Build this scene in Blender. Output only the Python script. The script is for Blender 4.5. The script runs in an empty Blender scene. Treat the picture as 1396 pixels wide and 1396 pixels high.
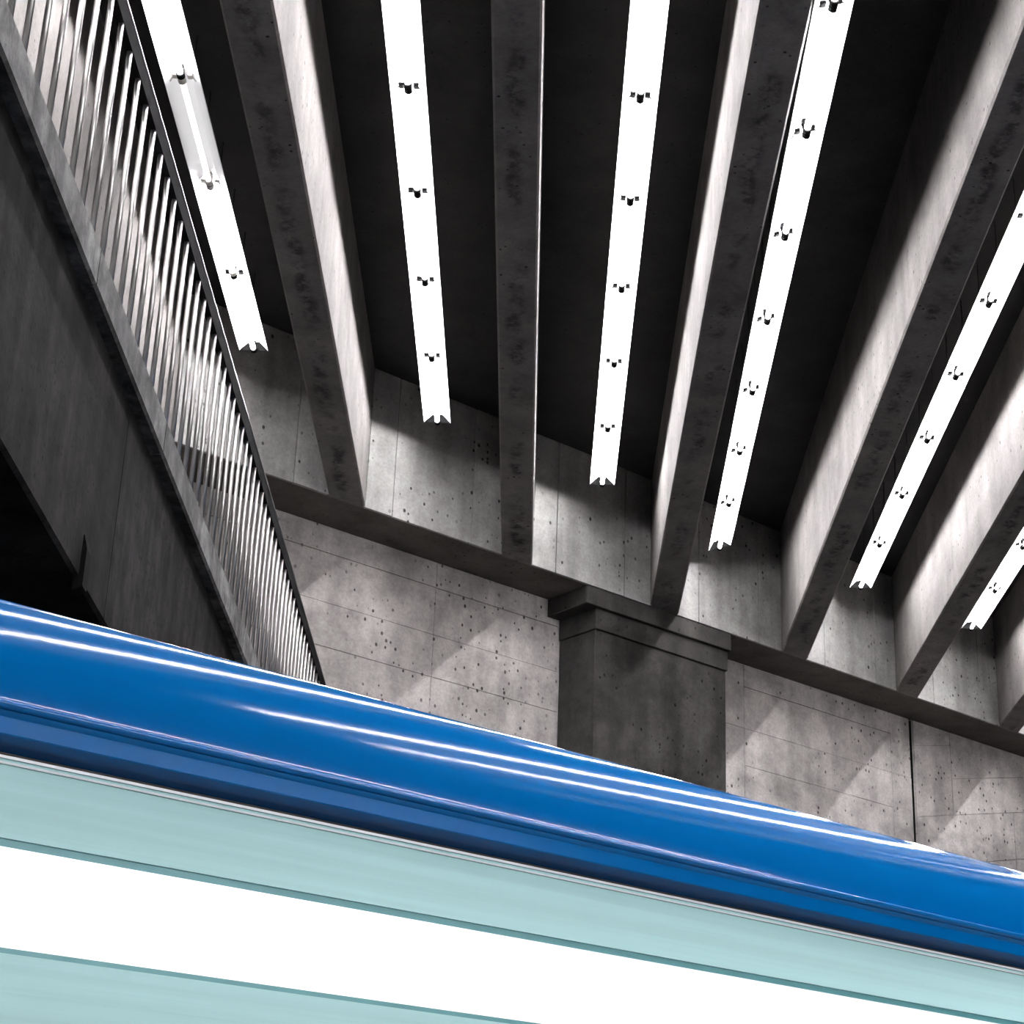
import bpy, bmesh, math, random
from mathutils import Matrix, Vector
random.seed(7)
scene = bpy.context.scene
COL = scene.collection

# ------------------------------------------------------------------ camera, world, exposure
EYE = 1.6                       # eye height above the platform
cam_data = bpy.data.cameras.new('camera')
cam = bpy.data.objects.new('camera', cam_data); COL.objects.link(cam)
right = Vector((0.70127958, -0.71288576, -0.00091871))
down = Vector((0.28095378, 0.27756365, -0.91870746))
fwd = Vector((0.65518846, 0.64401267, 0.39493767))
rot = Matrix((right, -down, -fwd)).transposed().to_4x4()
cam.matrix_world = Matrix.Translation((0, 0, EYE)) @ rot
cam_data.sensor_fit = 'HORIZONTAL'
cam_data.sensor_width = 36.0
cam_data.lens = 36.0 * 2657.526 / 1396
cam_data.shift_x = (698 - 953.628) / 1396
cam_data.shift_y = (689.663 - 698) / 1396
cam_data.clip_start = 0.05; cam_data.clip_end = 200
scene.camera = cam

world = bpy.data.worlds.new('underground'); scene.world = world
world.use_nodes = True
world.node_tree.nodes['Background'].inputs[0].default_value = (0.9, 0.93, 1.0, 1)
world.node_tree.nodes['Background'].inputs[1].default_value = 0.004

scene.view_settings.view_transform = 'Standard'
scene.view_settings.look = 'None'
scene.view_settings.exposure = 0.0
scene.view_settings.gamma = 1.0
scene.view_settings.use_curve_mapping = False

scene.cycles.max_bounces = 5
scene.cycles.diffuse_bounces = 4
scene.cycles.glossy_bounces = 2
scene.cycles.transmission_bounces = 0
scene.cycles.caustics_reflective = False
scene.cycles.caustics_refractive = False

TUBE_L = 170.0                  # radiance of a healthy fluorescent tube
DIM_L = 2.2                     # the one failing tube

# ------------------------------------------------------------------ frames of reference
TH = 0.708                      # the beams cross the hall at this angle to the wall normal
ST, CT = math.sin(TH), math.cos(TH)
SOF = EYE + 6.6                 # height of the soffit of the beams
SLAB = SOF + 1.34               # underside of the roof slab between the beams
Y_END = 12.824                  # face of the cross beam that closes the bays
Y_WALL = 13.405                 # face of the wall under it
def P(u, v, z=0.0):             # across the beams, along the beams -> world
    return Vector((u * CT + v * ST, -u * ST + v * CT, z))
def v_at_y(u, y):               # where the line u meets the plane y
    return (y + u * ST) / CT

# ------------------------------------------------------------------ materials
def nodes(name):
    m = bpy.data.materials.new(name); m.use_nodes = True
    nt = m.node_tree; b = nt.nodes['Principled BSDF']
    return m, nt, b
def N(nt, t, **kw):
    n = nt.nodes.new(t)
    for k, v in kw.items():
        if k in n.inputs.keys(): n.inputs[k].default_value = v
        else: setattr(n, k, v)
    return n
def math_n(nt, op, a, b=None, c=None, clamp=False):
    n = nt.nodes.new('ShaderNodeMath'); n.operation = op; n.use_clamp = clamp
    for i, x in enumerate((a, b, c)):
        if x is None: continue
        if isinstance(x, (int, float)): n.inputs[i].default_value = x
        else: nt.links.new(x, n.inputs[i])
    return n.outputs[0]
def ramp(nt, fac, lo, hi, a=0.0, b=1.0):
    n = nt.nodes.new('ShaderNodeMapRange'); n.clamp = True
    nt.links.new(fac, n.inputs['Value'])
    n.inputs['From Min'].default_value = lo; n.inputs['From Max'].default_value = hi
    n.inputs['To Min'].default_value = a; n.inputs['To Max'].default_value = b
    n.interpolation_type = 'SMOOTHSTEP'
    return n.outputs['Result']
def scaled(nt, vec, s):
    n = nt.nodes.new('ShaderNodeVectorMath'); n.operation = 'MULTIPLY'
    nt.links.new(vec, n.inputs[0]); n.inputs[1].default_value = s
    return n.outputs[0]
def noise(nt, vec, scale, detail=5, rough=0.6):
    n = nt.nodes.new('ShaderNodeTexNoise'); nt.links.new(vec, n.inputs['Vector'])
    n.inputs['Scale'].default_value = scale; n.inputs['Detail'].default_value = detail
    n.inputs['Roughness'].default_value = rough
    return n.outputs['Fac']
def pores(nt, vec, scale, radius, keep):
    """dark bug holes: a spot in some of the cells"""
    v = nt.nodes.new('ShaderNodeTexVoronoi'); v.feature = 'F1'
    nt.links.new(vec, v.inputs['Vector']); v.inputs['Scale'].default_value = scale
    sep = nt.nodes.new('ShaderNodeSeparateColor'); nt.links.new(v.outputs['Color'], sep.inputs[0])
    r = math_n(nt, 'MULTIPLY', ramp(nt, sep.outputs[0], 1 - keep, 1.0), radius)
    d = math_n(nt, 'SUBTRACT', r, v.outputs['Distance'])
    return ramp(nt, d, 0.0, radius * 0.35)

def concrete(name, rgb, streak=0.35, pore=1.0, stain=0.0, mottle=0.5, freq=1.0, rough=0.85, spec=0.2):
    m, nt, b = nodes(name)
    geo = nt.nodes.new('ShaderNodeNewGeometry')
    pos = geo.outputs['Position']
    if freq != 1.0: pos = scaled(nt, pos, (freq, freq, freq))
    big = noise(nt, pos, 0.55, 4, 0.55)
    mid = noise(nt, pos, 2.6, 5, 0.66)
    fine = noise(nt, pos, 38, 2, 0.7)
    strk = noise(nt, scaled(nt, pos, (3.2, 3.2, 0.28)), 1.0, 3, 0.6)
    k = math_n(nt, 'MULTIPLY', ramp(nt, big, 0.3, 0.7, 1 - 0.35 * mottle, 1 + 0.22 * mottle),
               ramp(nt, mid, 0.28, 0.72, 1 - 0.42 * mottle, 1 + 0.26 * mottle))
    k = math_n(nt, 'MULTIPLY', k, ramp(nt, strk, 0.3, 0.68, 1 - streak, 1 + 0.3 * streak))
    k = math_n(nt, 'MULTIPLY', k, ramp(nt, fine, 0.3, 0.7, 0.9, 1.08))
    hole = None
    if pore > 0:
        warp = noise(nt, pos, 1.1, 3)
        p1 = pores(nt, scaled(nt, pos, (1, 1, 0.75)), 9.0, 0.165 * pore, 0.62)
        p2 = pores(nt, scaled(nt, pos, (1, 1, 0.8)), 19.0, 0.33 * pore, 0.62)
        p2 = math_n(nt, 'MULTIPLY', p2, ramp(nt, warp, 0.40, 0.60))
        hole = math_n(nt, 'MAXIMUM', p1, p2)
        k = math_n(nt, 'MULTIPLY', k, math_n(nt, 'SUBTRACT', 1.0, math_n(nt, 'MULTIPLY', hole, 0.86)))
    # cloudy darker patches left by the formwork and by damp
    cloud = ramp(nt, noise(nt, scaled(nt, pos, (1, 1, 1.6)), 0.95, 5, 0.66), 0.52, 0.72, 1.0, 1.0 - 0.42 * mottle)
    k = math_n(nt, 'MULTIPLY', k, cloud)
    if stain > 0:               # black seepage creeping along the middle of a beam's soffit
        tc = nt.nodes.new('ShaderNodeTexCoord')
        sx = nt.nodes.new('ShaderNodeSeparateXYZ'); nt.links.new(tc.outputs['Object'], sx.inputs[0])
        wob = math_n(nt, 'MULTIPLY', math_n(nt, 'SUBTRACT', noise(nt, pos, 1.8, 5), 0.5), 0.22)
        ax = math_n(nt, 'ABSOLUTE', math_n(nt, 'ADD', sx.outputs[0], wob))
        core = ramp(nt, ax, 0.02, 0.085, 1.0, 0.0)
        patch = ramp(nt, noise(nt, scaled(nt, pos, (1, 1, 1)), 1.25, 4), 0.40, 0.55)
        grit = ramp(nt, noise(nt, pos, 8, 7, 0.75), 0.40, 0.62)
        nz = nt.nodes.new('ShaderNodeSeparateXYZ'); nt.links.new(geo.outputs['True Normal'], nz.inputs[0])
        under = ramp(nt, nz.outputs[2], -0.9, -0.6, 1.0, 0.0)
        s = math_n(nt, 'MULTIPLY', math_n(nt, 'MULTIPLY', core, patch), math_n(nt, 'MULTIPLY', grit, under))
        k = math_n(nt, 'MULTIPLY', k, math_n(nt, 'SUBTRACT', 1.0, math_n(nt, 'MULTIPLY', s, stain)))
    mix = nt.nodes.new('ShaderNodeVectorMath'); mix.operation = 'SCALE'
    mix.inputs[0].default_value = rgb; nt.links.new(k, mix.inputs['Scale'])
    nt.links.new(mix.outputs[0], b.inputs['Base Color'])
    b.inputs['Roughness'].default_value = rough
    b.inputs['Specular IOR Level'].default_value = spec
    bump = nt.nodes.new('ShaderNodeBump'); bump.inputs['Strength'].default_value = 0.25
    bump.inputs['Distance'].default_value = 0.006
    h = noise(nt, pos, 14, 2, 0.6)
    nt.links.new(h, bump.inputs['Height']); nt.links.new(bump.outputs[0], b.inputs['Normal'])
    return m

def simple(name, rgb, rough=0.5, metal=0.0, emit=None, strength=0.0, coat=0.0, vary=0.0, vscale=(3, 3, 3), spec=0.5):
    m, nt, b = nodes(name)
    b.inputs['Base Color'].default_value = (*rgb, 1)
    b.inputs['Roughness'].default_value = rough
    b.inputs['Metallic'].default_value = metal
    b.inputs['Coat Weight'].default_value = coat
    b.inputs['Coat Roughness'].default_value = 0.06
    b.inputs['Specular IOR Level'].default_value = spec
    if vary > 0:
        geo = nt.nodes.new('ShaderNodeNewGeometry')
        f = noise(nt, scaled(nt, geo.outputs['Position'], vscale), 1.0, 6, 0.6)
        k = ramp(nt, f, 0.3, 0.7, 1 - vary, 1 + vary * 0.6)
        mix = nt.nodes.new('ShaderNodeVectorMath'); mix.operation = 'SCALE'
        mix.inputs[0].default_value = rgb; nt.links.new(k, mix.inputs['Scale'])
        nt.links.new(mix.outputs[0], b.inputs['Base Color'])
    if emit:
        b.inputs['Emission Color'].default_value = (*emit, 1)
        b.inputs['Emission Strength'].default_value = strength
    return m

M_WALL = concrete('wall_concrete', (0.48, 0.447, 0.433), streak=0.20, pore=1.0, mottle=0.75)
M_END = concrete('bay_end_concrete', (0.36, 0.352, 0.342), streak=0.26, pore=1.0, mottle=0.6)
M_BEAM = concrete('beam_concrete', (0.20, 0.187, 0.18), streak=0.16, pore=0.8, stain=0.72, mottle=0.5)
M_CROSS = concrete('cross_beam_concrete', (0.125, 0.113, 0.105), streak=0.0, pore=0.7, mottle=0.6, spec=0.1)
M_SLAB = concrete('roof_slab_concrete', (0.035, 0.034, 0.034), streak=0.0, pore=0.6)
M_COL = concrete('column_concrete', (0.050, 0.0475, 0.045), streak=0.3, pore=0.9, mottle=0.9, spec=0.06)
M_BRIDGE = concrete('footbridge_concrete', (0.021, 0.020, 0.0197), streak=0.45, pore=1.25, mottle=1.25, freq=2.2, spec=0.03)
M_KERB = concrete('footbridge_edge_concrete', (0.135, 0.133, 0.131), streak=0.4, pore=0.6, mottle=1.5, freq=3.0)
M_FLOOR = concrete('platform_concrete', (0.11, 0.105, 0.10), streak=0.0, pore=0.5)
M_TRACK = concrete('track_bed_concrete', (0.05, 0.047, 0.045), streak=0.0, pore=0.5)
M_REFL = simple('reflector_enamel', (0.82, 0.82, 0.83), rough=0.35)
M_TUBE = simple('fluorescent_tube_glow', (0.9, 0.9, 0.9), rough=0.4, emit=(0.985, 0.975, 1.0), strength=TUBE_L)
M_DIM = simple('failing_tube_glow', (0.9, 0.9, 0.9), rough=0.4, emit=(1.0, 0.99, 0.98), strength=DIM_L)
M_SOCKET = simple('black_bakelite', (0.0018, 0.0018, 0.0018), rough=0.7, spec=0.03)
M_SOCKETW = simple('cream_bakelite', (0.45, 0.43, 0.40), rough=0.4)
M_HANGER = simple('dark_hanger_steel', (0.05, 0.05, 0.05), rough=0.6, metal=0.6)
M_STEEL = simple('brushed_stainless_bar', (0.50, 0.485, 0.475), rough=0.34, metal=1.0, vary=0.12, vscale=(20, 20, 2))
M_RAIL = simple('dark_handrail_steel', (0.02, 0.0195, 0.02), rough=0.85, metal=0.0, spec=0.02, vary=0.2, vscale=(2, 2, 8))
M_LIP = simple('polished_rail_edge', (0.85, 0.84, 0.83), rough=0.25, metal=0.5)
M_BLUE = simple('train_blue_lacquer', (0.0, 0.122, 0.38), rough=0.11, spec=0.5, coat=0.0, vary=0.04, vscale=(0.2, 2, 12))
M_TEAL = simple('train_pale_teal_panel', (0.50, 0.77, 0.78), rough=0.35, spec=0.12, coat=0.0, vary=0.10, vscale=(0.35, 4, 26))
M_SEAM = simple('train_teal_seam', (0.10, 0.32, 0.34), rough=0.4)
M_TRIM = simple('train_white_trim', (0.88, 0.90, 0.92), rough=0.2, coat=0.5)
M_LIT = simple('lit_window', (0.25, 0.25, 0.26), rough=0.15, emit=(0.99, 0.98, 1.0), strength=0.9)
M_ROOF = simple('train_roof_grey', (0.05, 0.05, 0.052), rough=0.6)
M_UNDER = simple('train_underframe_black', (0.03, 0.03, 0.03), rough=0.6)
M_BLACK = simple('black_iron', (0.004, 0.004, 0.004), rough=0.8, spec=0.02)

# ------------------------------------------------------------------ mesh helpers
def link(name, me, mat, parent=None, smooth=False):
    o = bpy.data.objects.new(name, me); COL.objects.link(o)
    if mat is not None and not me.materials: me.materials.append(mat)
    if smooth:
        for p in me.polygons: p.use_smooth = True
    if parent is not None: o.parent = parent
    return o
def mesh(name, verts, faces):
    me = bpy.data.meshes.new(name)
    me.from_pydata([tuple(v) for v in verts], [], faces)
    bm = bmesh.new(); bm.from_mesh(me); bmesh.ops.recalc_face_normals(bm, faces=bm.faces); bm.to_mesh(me); bm.free()
    return me
def box_me(name, a, b, bevel=0.0):
    (x0, y0, z0), (x1, y1, z1) = a, b
    vs = [(x0, y0, z0), (x1, y0, z0), (x1, y1, z0), (x0, y1, z0), (x0, y0, z1), (x1, y0, z1), (x1, y1, z1), (x0, y1, z1)]
    fs = [(0, 3, 2, 1), (4, 5, 6, 7), (0, 1, 5, 4), (1, 2, 6, 5), (2, 3, 7, 6), (3, 0, 4, 7)]
    me = mesh(name, vs, fs)
    if bevel > 0:
        bm = bmesh.new(); bm.from_mesh(me)
        bmesh.ops.bevel(bm, geom=list(bm.edges), offset=bevel, segments=1, affect='EDGES')
        bm.to_mesh(me); bm.free()
    return me
def prism(name, profile, ends0, ends1, axis):
    """profile: list of (a, z); the two ends are functions of a; axis(a, s, z) -> point"""
    n = len(profile)
    vs = [axis(a, ends0(a), z) for a, z in profile] + [axis(a, ends1(a), z) for a, z in profile]
    fs = [(i, (i + 1) % n, n + (i + 1) % n, n + i) for i in range(n)] + [tuple(range(n))[::-1], tuple(range(n, 2 * n))]
    return mesh(name, vs, fs)
def tube_me(name, p0, p1, r, seg=12):
    p0, p1 = Vector(p0), Vector(p1); d = (p1 - p0).normalized()
    t = d.orthogonal().normalized(); s = d.cross(t)
    vs = []
    for p in (p0, p1):
        for i in range(seg):
            a = 2 * math.pi * i / seg
            vs.append(p + t * math.cos(a) * r + s * math.sin(a) * r)
    fs = [(i, (i + 1) % seg, seg + (i + 1) % seg, seg + i) for i in range(seg)] + [tuple(range(seg))[::-1], tuple(range(seg, 2 * seg))]
    return mesh(name, vs, fs)
def smooth_sides(me):
    for p in me.polygons: p.use_smooth = len(p.vertices) == 4
    return me
def empty(name, loc=(0, 0, 0), rotz=0.0):
    o = bpy.data.objects.new(name, None); COL.objects.link(o)
    o.location = loc; o.rotation_euler = (0, 0, rotz); o.empty_display_size = 0.2
    return o
def tag(o, label, cat, group=None):
    o['label'] = label; o['category'] = cat
    if group: o['group'] = group
    return o
def struct(o, label=None):
    o['kind'] = 'structure'
    if label: o['label'] = label
    return o

# ------------------------------------------------------------------ the hall
struct(link('floor', box_me('floor', (-30, -14, -0.4), (50, 2.30, 0.0)), M_FLOOR), 'grey concrete platform floor')
struct(link('floor', box_me('floor', (-30, 2.30, -1.75), (50, 14.2, -1.35)), M_TRACK), 'dark concrete track bed beyond the platform edge')
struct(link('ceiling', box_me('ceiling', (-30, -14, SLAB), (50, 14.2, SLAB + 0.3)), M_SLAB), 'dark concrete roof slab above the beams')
struct(link('wall_near', box_me('wall_near', (-30, -14.4, -0.4), (50, -14, SLAB)), M_FLOOR), 'concrete wall behind the platform')

def panel(name, x0, x1, z0, z1, yf, thick, mat, parent, gap=0.0022, bev=0.002):
    y = yf + random.uniform(-0.003, 0.003)
    return link(name, box_me(name, (x0 + gap, y, z0 + gap), (x1 - gap, y + thick, z1 - gap), bev), mat, parent)

# wall under the cross beam: a core with formwork panels on it
X_JOINT = 17.14
wall = struct(link('wall_far', box_me('wall_far', (-12, Y_WALL + 0.014, -1.35), (X_JOINT - 0.075, Y_WALL + 0.40, SOF + 0.02)), M_WALL), 'pale grey board-marked concrete wall beyond the train')
ROWS = [SOF, SOF - 0.245, SOF - 0.70, SOF - 1.10, SOF - 1.55, SOF - 2.0, SOF - 2.6]
for (x0, x1) in ((5.2, 7.7), (7.7, 10.2), (10.2, 11.72), (14.02, 14.30), (14.30, 16.72), (16.72, X_JOINT - 0.073)):
    for r in range(len(ROWS) - 1):
        if x1 - x0 < 0.5 and r % 2: continue
        z1, z0 = ROWS[r], ROWS[r + 1]
        if x1 - x0 < 0.5: z0 = ROWS[min(r + 2, len(ROWS) - 1)]
        panel('formwork_panel', x0, x1, z0, z1, Y_WALL, 0.03, M_WALL, wall)
# the wall to the right of the joint: set back a little, its boards rise towards the right
YR = Y_WALL
wr = struct(link('wall_right', box_me('wall_right', (X_JOINT, YR + 0.014, -1.35), (32, YR + 0.36, SOF + 0.02)), M_WALL), 'concrete wall right of the open vertical joint')
link('joint_filler', box_me('joint_filler', (X_JOINT - 0.075, YR + 0.03, -1.35), (X_JOINT, YR + 0.10, SOF)), M_BLACK, wr)
def zr(x, z): return EYE + z + 0.205 * (x - X_JOINT)
def sloped(x0, x1, z0, z1, top=None):
    y = YR + random.uniform(-0.004, 0.004); g = 0.004
    a0, a1 = zr(x0, z0) + g, zr(x1, z0) + g
    b0, b1 = (zr(x0, z1) - g, zr(x1, z1) - g) if top is None else (top, top)
    x0 += g; x1 -= g
    link('formwork_panel', mesh('formwork_panel', [(x0, y, a0), (x1, y, a1), (x1, y + 0.03, a1), (x0, y + 0.03, a0), (x0, y, b0), (x1, y, b1), (x1, y + 0.03, b1), (x0, y + 0.03, b0)],
        [(0, 3, 2, 1), (4, 5, 6, 7), (0, 1, 5, 4), (1, 2, 6, 5), (2, 3, 7, 6), (3, 0, 4, 7)]), M_WALL, wr)
sloped(X_JOINT, 17.82, 6.30, 6.6, top=SOF)
sloped(X_JOINT, 17.82, 5.47, 6.30)
sloped(17.82, 19.6, 5.90, 6.6, top=SOF)
sloped(17.82, 21.4, 5.47, 5.90)
for z1, z0 in ((5.47, 4.9), (4.9, 4.3), (4.3, 3.7)):
    sloped(X_JOINT, 19.0, z0, z1); sloped(19.0, 22.0, z0, z1)

# cross beam closing the bays: its underside is the dark ledge, its face shows between the beams
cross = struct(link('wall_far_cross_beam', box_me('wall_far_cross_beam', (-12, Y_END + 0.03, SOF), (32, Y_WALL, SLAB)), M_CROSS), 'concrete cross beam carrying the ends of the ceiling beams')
cross.name = 'trim_1'

# ------------------------------------------------------------------ ceiling beams
BEAM_L = {-2: -7.572, -1: -6.136, 0: -4.70, 1: -3.263, 2: -1.827, 3: -0.379, 4: 1.056, 5: 2.500, 6: 3.919, 7: 5.352, 8: 6.79, 9: 8.22}
BEAM_R = {-2: -7.285, -1: -5.849, 0: -4.413, 1: -2.976, 2: -1.541, 3: -0.103, 4: 1.345, 5: 2.798, 6: 4.206, 7: 5.639, 8: 7.077, 9: 8.51}
BEAM_LABEL = {
    -2: 'concrete ceiling beam farthest left, glimpsed through the railing bars',
    -1: 'concrete ceiling beam second from the left, glimpsed through the railing bars',
    0: 'concrete ceiling beam third from the left, seen between the railing bars',
    1: 'concrete ceiling beam passing right behind the railing of the footbridge',
    2: 'stained concrete ceiling beam, first one clear of the footbridge railing',
    3: 'black-streaked concrete ceiling beam in the middle with a thin lit right edge',
    4: 'concrete ceiling beam that lands above the square column',
    5: 'concrete ceiling beam with the widest brightly lit side, right of the column',
    6: 'concrete ceiling beam second to the right of the column',
    7: 'concrete ceiling beam ending at the lower right picture edge',
    8: 'concrete ceiling beam hidden past the right picture edge',
    9: 'concrete ceiling beam furthest to the right, past the picture edge'}
for i in sorted(BEAM_L):
    ul, ur = BEAM_L[i], BEAM_R[i]; uc = (ul + ur) / 2; c = 0.014
    prof = [(ul, SLAB - 0.001), (ul, SOF + c), (ul + c, SOF), (ur - c, SOF), (ur, SOF + c), (ur, SLAB - 0.001)]
    me = prism('ceiling_beam', [(a - uc, z) for a, z in prof], lambda a: -13.0, lambda a: v_at_y(a + uc, Y_END) - 0.0, lambda a, s, z: (a, s, z))
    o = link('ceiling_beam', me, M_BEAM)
    o.location = (uc * CT, -uc * ST, 0); o.rotation_euler = (0, 0, -TH)
    tag(o, BEAM_LABEL[i], 'beam', 'ceiling beams')
# faces between the beams, each cast in three boards
keys = sorted(BEAM_L)
for a, b in zip(keys[:-1], keys[1:]):
    ua, ub = BEAM_R[a], BEAM_L[b]
    xa = P(ua, v_at_y(ua, Y_END)).x; xb = P(ub, v_at_y(ub, Y_END)).x
    cuts = [xa, xa + (xb - xa) * 0.19, xa + (xb - xa) * 0.765, xb]
    for q in range(3):
        g0 = -0.0035 if q == 0 else 0.0035
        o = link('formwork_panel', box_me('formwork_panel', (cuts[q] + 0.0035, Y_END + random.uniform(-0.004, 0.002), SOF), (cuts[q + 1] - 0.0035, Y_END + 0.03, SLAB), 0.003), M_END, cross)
# the strip of the cross beam under the beam ends
for a in keys:
    ul, ur = BEAM_L[a], BEAM_R[a]
    xl = P(ul, v_at_y(ul, Y_END)).x; xr = P(ur, v_at_y(ur, Y_END)).x
    link('beam_seat', box_me('beam_seat', (xl, Y_END + 0.002, SOF), (xr, Y_END + 0.03, SLAB)), M_BEAM, cross)

# ------------------------------------------------------------------ column
colm = tag(empty('column', (12.6, Y_END + 0.3, -1.35)), 'square concrete column with a stepped capital under the ceiling beams', 'column')
cx, cy, cz = colm.location
def cpart(name, x0, x1, y0, z0, z1, bev=0.006):
    return link(name, box_me(name, (x0 - cx, y0 - cy, z0 - cz), (x1 - cx, Y_WALL - 0.002 - cy, z1 - cz), bev), M_COL, colm)
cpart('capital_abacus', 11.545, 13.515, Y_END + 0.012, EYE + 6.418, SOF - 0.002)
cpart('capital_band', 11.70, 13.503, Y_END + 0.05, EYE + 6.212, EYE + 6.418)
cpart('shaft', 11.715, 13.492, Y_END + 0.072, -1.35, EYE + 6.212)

# ------------------------------------------------------------------ fluorescent strips
W2, HT = 0.114, 0.078           # half width at the lips, depth of the trough
def lamp_meshes(L):
    prof = [(-W2, 0.0), (-0.040, HT), (0.040, HT), (W2, 0.0)]
    t = 0.003
    outer = [(x * 1.03, z + t) for x, z in prof]
    ring = prof + outer[::-1]
    n = len(ring)
    vs = [(x, 0.004, z) for x, z in ring] + [(x, L - 0.004, z) for x, z in ring]
    fs = [(i, (i + 1) % n, n + (i + 1) % n, n + i) for i in range(n)]
    h = len(prof)
    for base in (0, n):
        for i in range(h - 1): fs.append((base + i, base + i + 1, base + n - 2 - i, base + n - 1 - i))
    refl = mesh('reflector', vs, fs)
    tube = smooth_sides(tube_me('tube', (0, 0.035, 0.004), (0, L - 0.035, 0.004), 0.0185, 12))
    return refl, tube
def socket_mesh(y, sgn):
    # tombstone holder round the tube's end, hung from the trough
    bm = bmesh.new()
    def bx(a, b):
        me = box_me('t', a, b, 0.003); bm.from_mesh(me); bpy.data.meshes.remove(me)
    bx((-0.012, y - 0.008, 0.02), (0.012, y + 0.008, HT - 0.001))
    me = tube_me('t', (0, y - 0.022, 0.002), (0, y + 0.022, 0.002), 0.0265, 12); bm.from_mesh(me); bpy.data.meshes.remove(me)
    me = bpy.data.meshes.new('lamp_holder'); bm.to_mesh(me); bm.free()
    return me
def clip_mesh(x, y, kink):
    bm = bmesh.new()
    s = 1 if x > 0 else -1
    me = box_me('t', (x - 0.017, y - 0.024, 0.024), (x + 0.017, y + 0.024, 0.046), 0.004); bm.from_mesh(me); bpy.data.meshes.remove(me)
    me = tube_me('t', (x + s * 0.010, y, 0.034), (x + s * (0.026 + kink * 0.02), y + 0.02 + kink * 0.05, 0.030 - kink * 0.02), 0.0045, 6); bm.from_mesh(me); bpy.data.meshes.remove(me)
    me = bpy.data.meshes.new('spring_clip'); bm.to_mesh(me); bm.free()
    return me
def end_plate_mesh(y):
    prof = [(-W2 * 0.97, 0.004), (-0.040, HT - 0.001), (0.040, HT - 0.001), (W2 * 0.97, 0.004), (0.06, 0.0), (-0.06, 0.0)]
    n = len(prof)
    vs = [(x, y, z) for x, z in prof] + [(x, y + 0.004, z) for x, z in prof]
    fs = [(i, (i + 1) % n, n + (i + 1) % n, n + i) for i in range(n)] + [(5, 4, 3, 2, 1, 0), tuple(range(n, 2 * n))]
    return mesh('end_plate', vs, fs)
CACHE = {}
def lamp(start, end, roll, label, dim=False, last=False, cream=False, clips=(0.0, 0.0), hang=None):
    """one fluorescent unit from start to end (world points of the lip plane, far end last)"""
    d = Vector(end) - Vector(start); L = round(d.length, 3)
    if L not in CACHE: CACHE[L] = lamp_meshes(L)
    refl, tube = CACHE[L]
    o = empty('fluorescent_light')
    yv = d.normalized(); xv = yv.cross(Vector((0, 0, 1))).normalized(); zv = xv.cross(yv)
    Rm = Matrix((xv, yv, zv)).transposed() @ Matrix.Rotation(roll, 3, 'Y')
    o.matrix_world = Matrix.Translation(start) @ Rm.to_4x4()
    ro = link('reflector', refl, M_REFL, o)
    t = link('tube', tube if not dim else tube.copy(), None, o)
    if dim:
        t.data.materials.clear(); t.data.materials.append(M_DIM)
    elif not tube.materials: tube.materials.append(M_TUBE)
    sm = M_SOCKETW if cream else M_SOCKET
    ke = ('s', L, cream)
    if ke not in CACHE: CACHE[ke] = (socket_mesh(0.027, 1), socket_mesh(L - 0.027, -1))
    for s in CACHE[ke]: link('lamp_holder', s, sm, o)
    for sgn, kink in ((-1, clips[0]), (1, clips[1])):
        kc = ('c', sgn, kink, cream)
        if kc not in CACHE: CACHE[kc] = clip_mesh(sgn * 0.047, 0.032, kink)
        link('spring_clip', CACHE[kc], sm, ro)
    if last:
        kp = ('e', L)
        if kp not in CACHE: CACHE[kp] = end_plate_mesh(L - 0.012)
        link('end_plate', CACHE[kp], M_SOCKET, ro)
    for f in (0.25, 0.75):
        p = Vector(start) + d * f + zv * (HT + 0.002)
        q = Vector((p.x, p.y, SLAB)) if hang is None else Vector((p.x, hang, p.z))
        mi = o.matrix_world.inverted()
        link('hanger_rod' if hang is None else 'fill_light_arm', tube_me('hanger_rod', mi @ p, mi @ q, 0.006, 6), M_HANGER, o)
    tag(o, label, 'light', 'fluorescent strip lights')
    return o
ORD = ['endmost', 'second', 'third', 'fourth', 'fifth', 'sixth', 'seventh', 'eighth', 'ninth', 'tenth', 'eleventh', 'twelfth', 'thirteenth', 'fourteenth', 'fifteenth', 'sixteenth', 'seventeenth', 'eighteenth', 'nineteenth', 'twentieth']
PITCH = 1.2433
Z_L = EYE + 1.12 * 6.6
rows = {
    -1: (-5.27, 12.25, 'left strip glimpsed through the railing'),
    0: (-3.83, 13.2, 'strip seen between the railing bars'),
    1: (-2.392, 14.27, 'strip beside the handrail'),
    2: (-0.962, 15.50, 'strip left of the middle beam'),
    3: (0.526, 16.72, 'strip right of the middle beam'),
    5: (3.372, 19.20, 'second strip right of the column'),
    6: (4.822, 20.38, 'strip cut by the right picture edge'),
    7: (6.26, 21.6, 'strip just past the right picture edge'),
    }
for r, (u, vend, where) in rows.items():
    k = 0; v = vend
    while v > 1.0:
        v0 = v - PITCH
        dim = (r == 1 and k == 2)
        cr = (r == 1 and k in (1, 2))
        kk = (random.choice([0, 0, 0.5, 1.0]), random.choice([0, 0, 0.4, 1.0]))
        lab = ('%s fluorescent unit from far wall, %s' % (ORD[k], where)) if not dim else 'dim failing fluorescent unit with a grey reflector beside the handrail'
        lamp(P(u, v0, Z_L), P(u, v, Z_L), 0.0, lab, dim=dim, last=(k == 0), cream=cr, clips=kk)
        v = v0; k += 1
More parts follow.
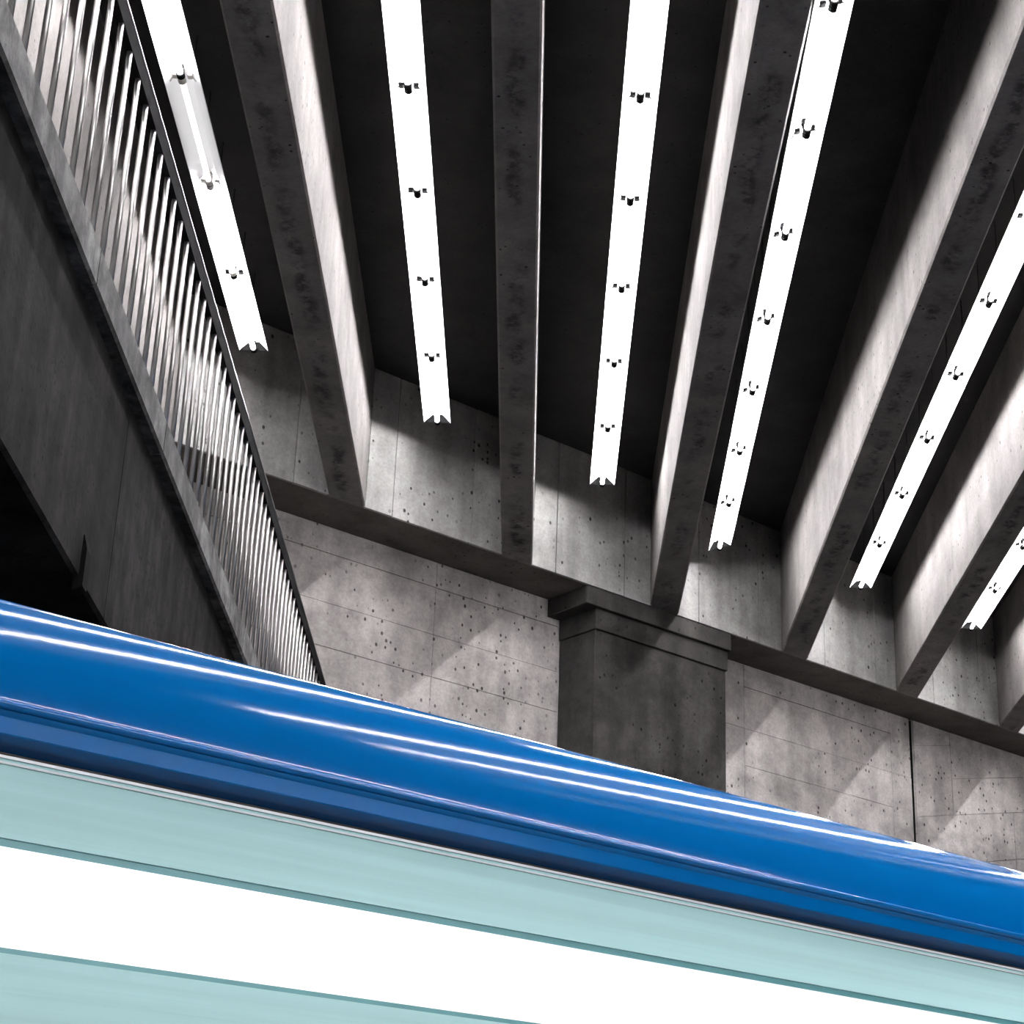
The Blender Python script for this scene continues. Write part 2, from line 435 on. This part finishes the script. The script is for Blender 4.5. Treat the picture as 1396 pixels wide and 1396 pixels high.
# the sagging strip between the column beam and the beam with the wide lit side
A = P(1.503, 9.845, EYE + 6.732); B = P(1.741, 17.88, EYE + 7.26)
step = (B - A) / 6
for k in range(8):
    e1 = B - step * k; e0 = e1 - step
    lamp(e0, e1, math.radians(-16), '%s fluorescent unit from far wall, sagging strip right of the column' % ORD[k], last=(k == 0), clips=(random.choice([0, 0.5]), random.choice([0.3, 1.0])))

# added fill lines brightening train and far wall, stacked unseen behind the camera
for zl, where in ((4.8, 'topmost line on the back wall'), (4.35, 'second line from the top on the back wall'), (3.9, 'middle line on the back wall'), (3.45, 'second line from below on the back wall'), (3.0, 'lowest line on the back wall')):
    for k in range(16):
        xa = -5.0 + PITCH * k
        lamp((xa, -13.55, EYE + zl), (xa + PITCH, -13.55, EYE + zl), math.radians(32), '%s added fluorescent fill unit, %s' % (ORD[k].replace('endmost', 'first'), where), hang=-13.985)

# ------------------------------------------------------------------ footbridge and its railing
U_EDGE = -1.800; U_GIRD = -1.861; U_BACK = -5.2
ZK1, ZK0, ZG = EYE + 4.03, EYE + 3.85, EYE + 2.83
def along(a, s, z): return P(a, s, z)
bridge = tag(empty('footbridge', P(-3.0, 8.0, 0)), 'concrete footbridge crossing at upper left above the train', 'footbridge')
bridge.location = (0, 0, 0)
vend = lambda a: v_at_y(a, Y_WALL - 0.004)
# slab edge cast in lengths with open joints
vs_ = [-8.0, -4.9, -1.8, 1.3, 4.2, 6.93, 8.52, 11.4, 14.2]
for i in range(len(vs_)):
    v0 = vs_[i] + 0.006
    if i < len(vs_) - 1: e1 = (lambda V: (lambda a: V))(vs_[i + 1] - 0.006)
    else: e1 = vend
    me = prism('slab_edge', [(U_EDGE - 0.5, ZK0), (U_EDGE - 0.012, ZK0), (U_EDGE, ZK0 + 0.012), (U_EDGE, ZK1 - 0.012), (U_EDGE - 0.012, ZK1), (U_EDGE - 0.5, ZK1)], (lambda V: (lambda a: V))(v0), e1, along)
    link('slab_edge', me, M_KERB, bridge)
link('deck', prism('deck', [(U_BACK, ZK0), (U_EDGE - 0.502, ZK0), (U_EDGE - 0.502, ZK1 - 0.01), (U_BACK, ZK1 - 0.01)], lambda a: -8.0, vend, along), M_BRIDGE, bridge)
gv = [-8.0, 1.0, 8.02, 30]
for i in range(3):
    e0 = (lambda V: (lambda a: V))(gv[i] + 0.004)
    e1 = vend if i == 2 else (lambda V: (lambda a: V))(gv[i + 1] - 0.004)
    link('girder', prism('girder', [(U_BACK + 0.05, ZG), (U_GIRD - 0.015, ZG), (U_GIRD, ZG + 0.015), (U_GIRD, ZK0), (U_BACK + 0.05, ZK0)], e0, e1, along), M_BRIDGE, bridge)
br = link('drain_stub', prism('drain_stub', [(U_GIRD - 0.02, ZG - 0.05), (U_GIRD + 0.02, ZG - 0.03), (U_GIRD + 0.02, ZG + 0.13), (U_GIRD + 0.004, ZG + 0.19), (U_GIRD - 0.02, ZG + 0.19)], lambda a: 7.50, lambda a: 7.58, along), M_BLACK, bridge)

rail = tag(empty('railing'), 'steel bar railing with a dark handrail along the footbridge edge', 'railing')
U_R = -1.828
bar = smooth_sides(tube_me('baluster', (0, 0, ZK1), (0, 0, EYE + 5.075), 0.0120, 14))
bar.materials.append(M_STEEL)
v = 6.86 - 0.1957 * 12
while v < v_at_y(U_R, Y_WALL) - 0.1:
    o = link('baluster', bar, M_STEEL, rail); p = P(U_R, v); o.location = (p.x, p.y, 0); o.rotation_euler = (0, 0, -TH)
    v += 0.1957
r0 = lambda a: 4.0
r1 = lambda a: v_at_y(a, Y_WALL - 0.004)
hr = link('handrail', prism('handrail', [(U_R - 0.022, EYE + 5.062), (U_R + 0.014, EYE + 5.062), (U_R + 0.014, EYE + 5.165), (U_R - 0.022, EYE + 5.165)], r0, r1, along), M_RAIL, rail)
link('rail_lip', prism('rail_lip', [(U_R - 0.022, EYE + 5.165), (U_R + 0.018, EYE + 5.165), (U_R + 0.018, EYE + 5.172), (U_R - 0.022, EYE + 5.172)], r0, r1, along), M_LIP, hr)

# ------------------------------------------------------------------ the train
YT = 2.508
X0, X1 = -5.0, 12.2
train = tag(empty('metro_train', ((X0 + X1) / 2, YT + 1.25, -1.35)), 'blue metro train with pale teal panels and a glowing white window band', 'train')
tx, ty, tz = train.location
def sweep(name, prof, mat, closed=True, smooth=False, x0=X0, x1=X1, parent=train):
    n = len(prof)
    vs = [(x0 - tx, y - ty, z + EYE - tz) for y, z in prof] + [(x1 - tx, y - ty, z + EYE - tz) for y, z in prof]
    rng = n if closed else n - 1
    fs = [(i, (i + 1) % n, n + (i + 1) % n, n + i) for i in range(rng)]
    if closed: fs += [tuple(range(n))[::-1], tuple(range(n, 2 * n))]
    me = mesh(name, vs, fs)
    if smooth:
        for p in me.polygons: p.use_smooth = len(p.vertices) == 4
    return link(name, me, mat, parent)
def arc(cy_, cz_, r, a0, a1, n):
    return [(cy_ - r * math.cos(math.radians(a0 + (a1 - a0) * i / n)), cz_ + r * math.sin(math.radians(a0 + (a1 - a0) * i / n))) for i in range(n + 1)]
near = arc(YT + 0.2, 0.828, 0.2, 0, 82, 28)
WID = 2.5
roof_mid = [(YT + 0.45, near[-1][1] + 0.035), (YT + 0.8, near[-1][1] + 0.06)]
half = near
far_side = [(2 * YT + WID - y, z) for y, z in half[::-1]]
sh = sweep('roof_shell', half + far_side + [(YT + WID, 0.80), (YT + WID - 0.03, 0.80), (YT + 0.03, 0.80), (YT, 0.80)], M_BLUE, smooth=True)
zt = near[-1][1] - 0.004
sweep('roof_top', [(YT + 0.16, zt), (YT + 0.45, zt + 0.035), (YT + 0.8, zt + 0.05), (YT + WID - 0.8, zt + 0.05), (YT + WID - 0.45, zt + 0.035), (YT + WID - 0.16, zt)], M_ROOF)
sweep('rain_gutter', [(YT + 0.01, 0.826), (YT - 0.003, 0.8245), (YT - 0.009, 0.820), (YT - 0.010, 0.8145), (YT - 0.004, 0.810), (YT + 0.01, 0.809)], M_BLUE, smooth=True, parent=sh)
fas = [(YT, 0.800), (YT, 0.7768), (YT + 0.002, 0.7752), (YT + 0.075, 0.763), (YT + 0.08, 0.763), (YT + 0.08, 0.800)]
sweep('fascia', fas, M_BLUE, smooth=False)
yt = YT + 0.030
sweep('trim_strip', [(yt - 0.003, 0.7545), (yt - 0.003, 0.7505), (yt + 0.03, 0.7505), (yt + 0.03, 0.7545)], M_TRIM)
sweep('trim_channel', [(yt + 0.002, 0.7505), (yt + 0.001, 0.7455), (yt + 0.03, 0.7455), (yt + 0.03, 0.7505)], M_TEAL)
sweep('trim_strip', [(yt - 0.004, 0.7455), (yt - 0.005, 0.7420), (yt + 0.03, 0.7420), (yt + 0.03, 0.7455)], M_TRIM)
sweep('frieze_panel', [(yt, 0.7420), (YT + 0.020, 0.712), (YT + 0.010, 0.675), (YT + 0.002, 0.634), (YT + 0.06, 0.634), (YT + 0.06, 0.742)], M_TEAL)
wb = sweep('window_band', [(YT + 0.004, 0.6225), (YT + 0.004, 0.4885), (YT + 0.03, 0.4885), (YT + 0.03, 0.6225)], M_LIT)
sweep('seam', [(YT + 0.006, 0.634), (YT + 0.006, 0.6225), (YT + 0.05, 0.6225), (YT + 0.05, 0.634)], M_SEAM, parent=wb)
sweep('seam', [(YT + 0.002, 0.4885), (YT + 0.002, 0.481), (YT + 0.03, 0.481), (YT + 0.03, 0.4885)], M_SEAM, parent=wb)
sweep('side_panel', [(YT, 0.481), (YT - 0.008, 0.43), (YT - 0.008, -0.9), (YT + 0.06, -0.9), (YT + 0.06, 0.481)], M_TEAL)
sweep('body_core', [(YT + 0.055, 0.80), (YT + 0.055, -1.2), (YT + WID, -1.2), (YT + WID, 0.80)], M_UNDER)
for bx in (X0 + 2.6, X1 - 2.6):
    for sx in (-0.9, 0.9):
        for yy in (YT + 0.45, YT + WID - 0.55):
            me = smooth_sides(tube_me('wheel', (bx + sx - tx, yy - ty, 0.5), (bx + sx - tx, yy + 0.2 - ty, 0.5), 0.5, 24))
            link('wheel', me, M_BLACK, train)
    link('bogie_frame', box_me('bogie_frame', (bx - 1.3 - tx, YT + 0.66 - ty, 0.45), (bx + 1.3 - tx, YT + WID - 0.56 - ty, 1.75), 0.02), M_UNDER, train)
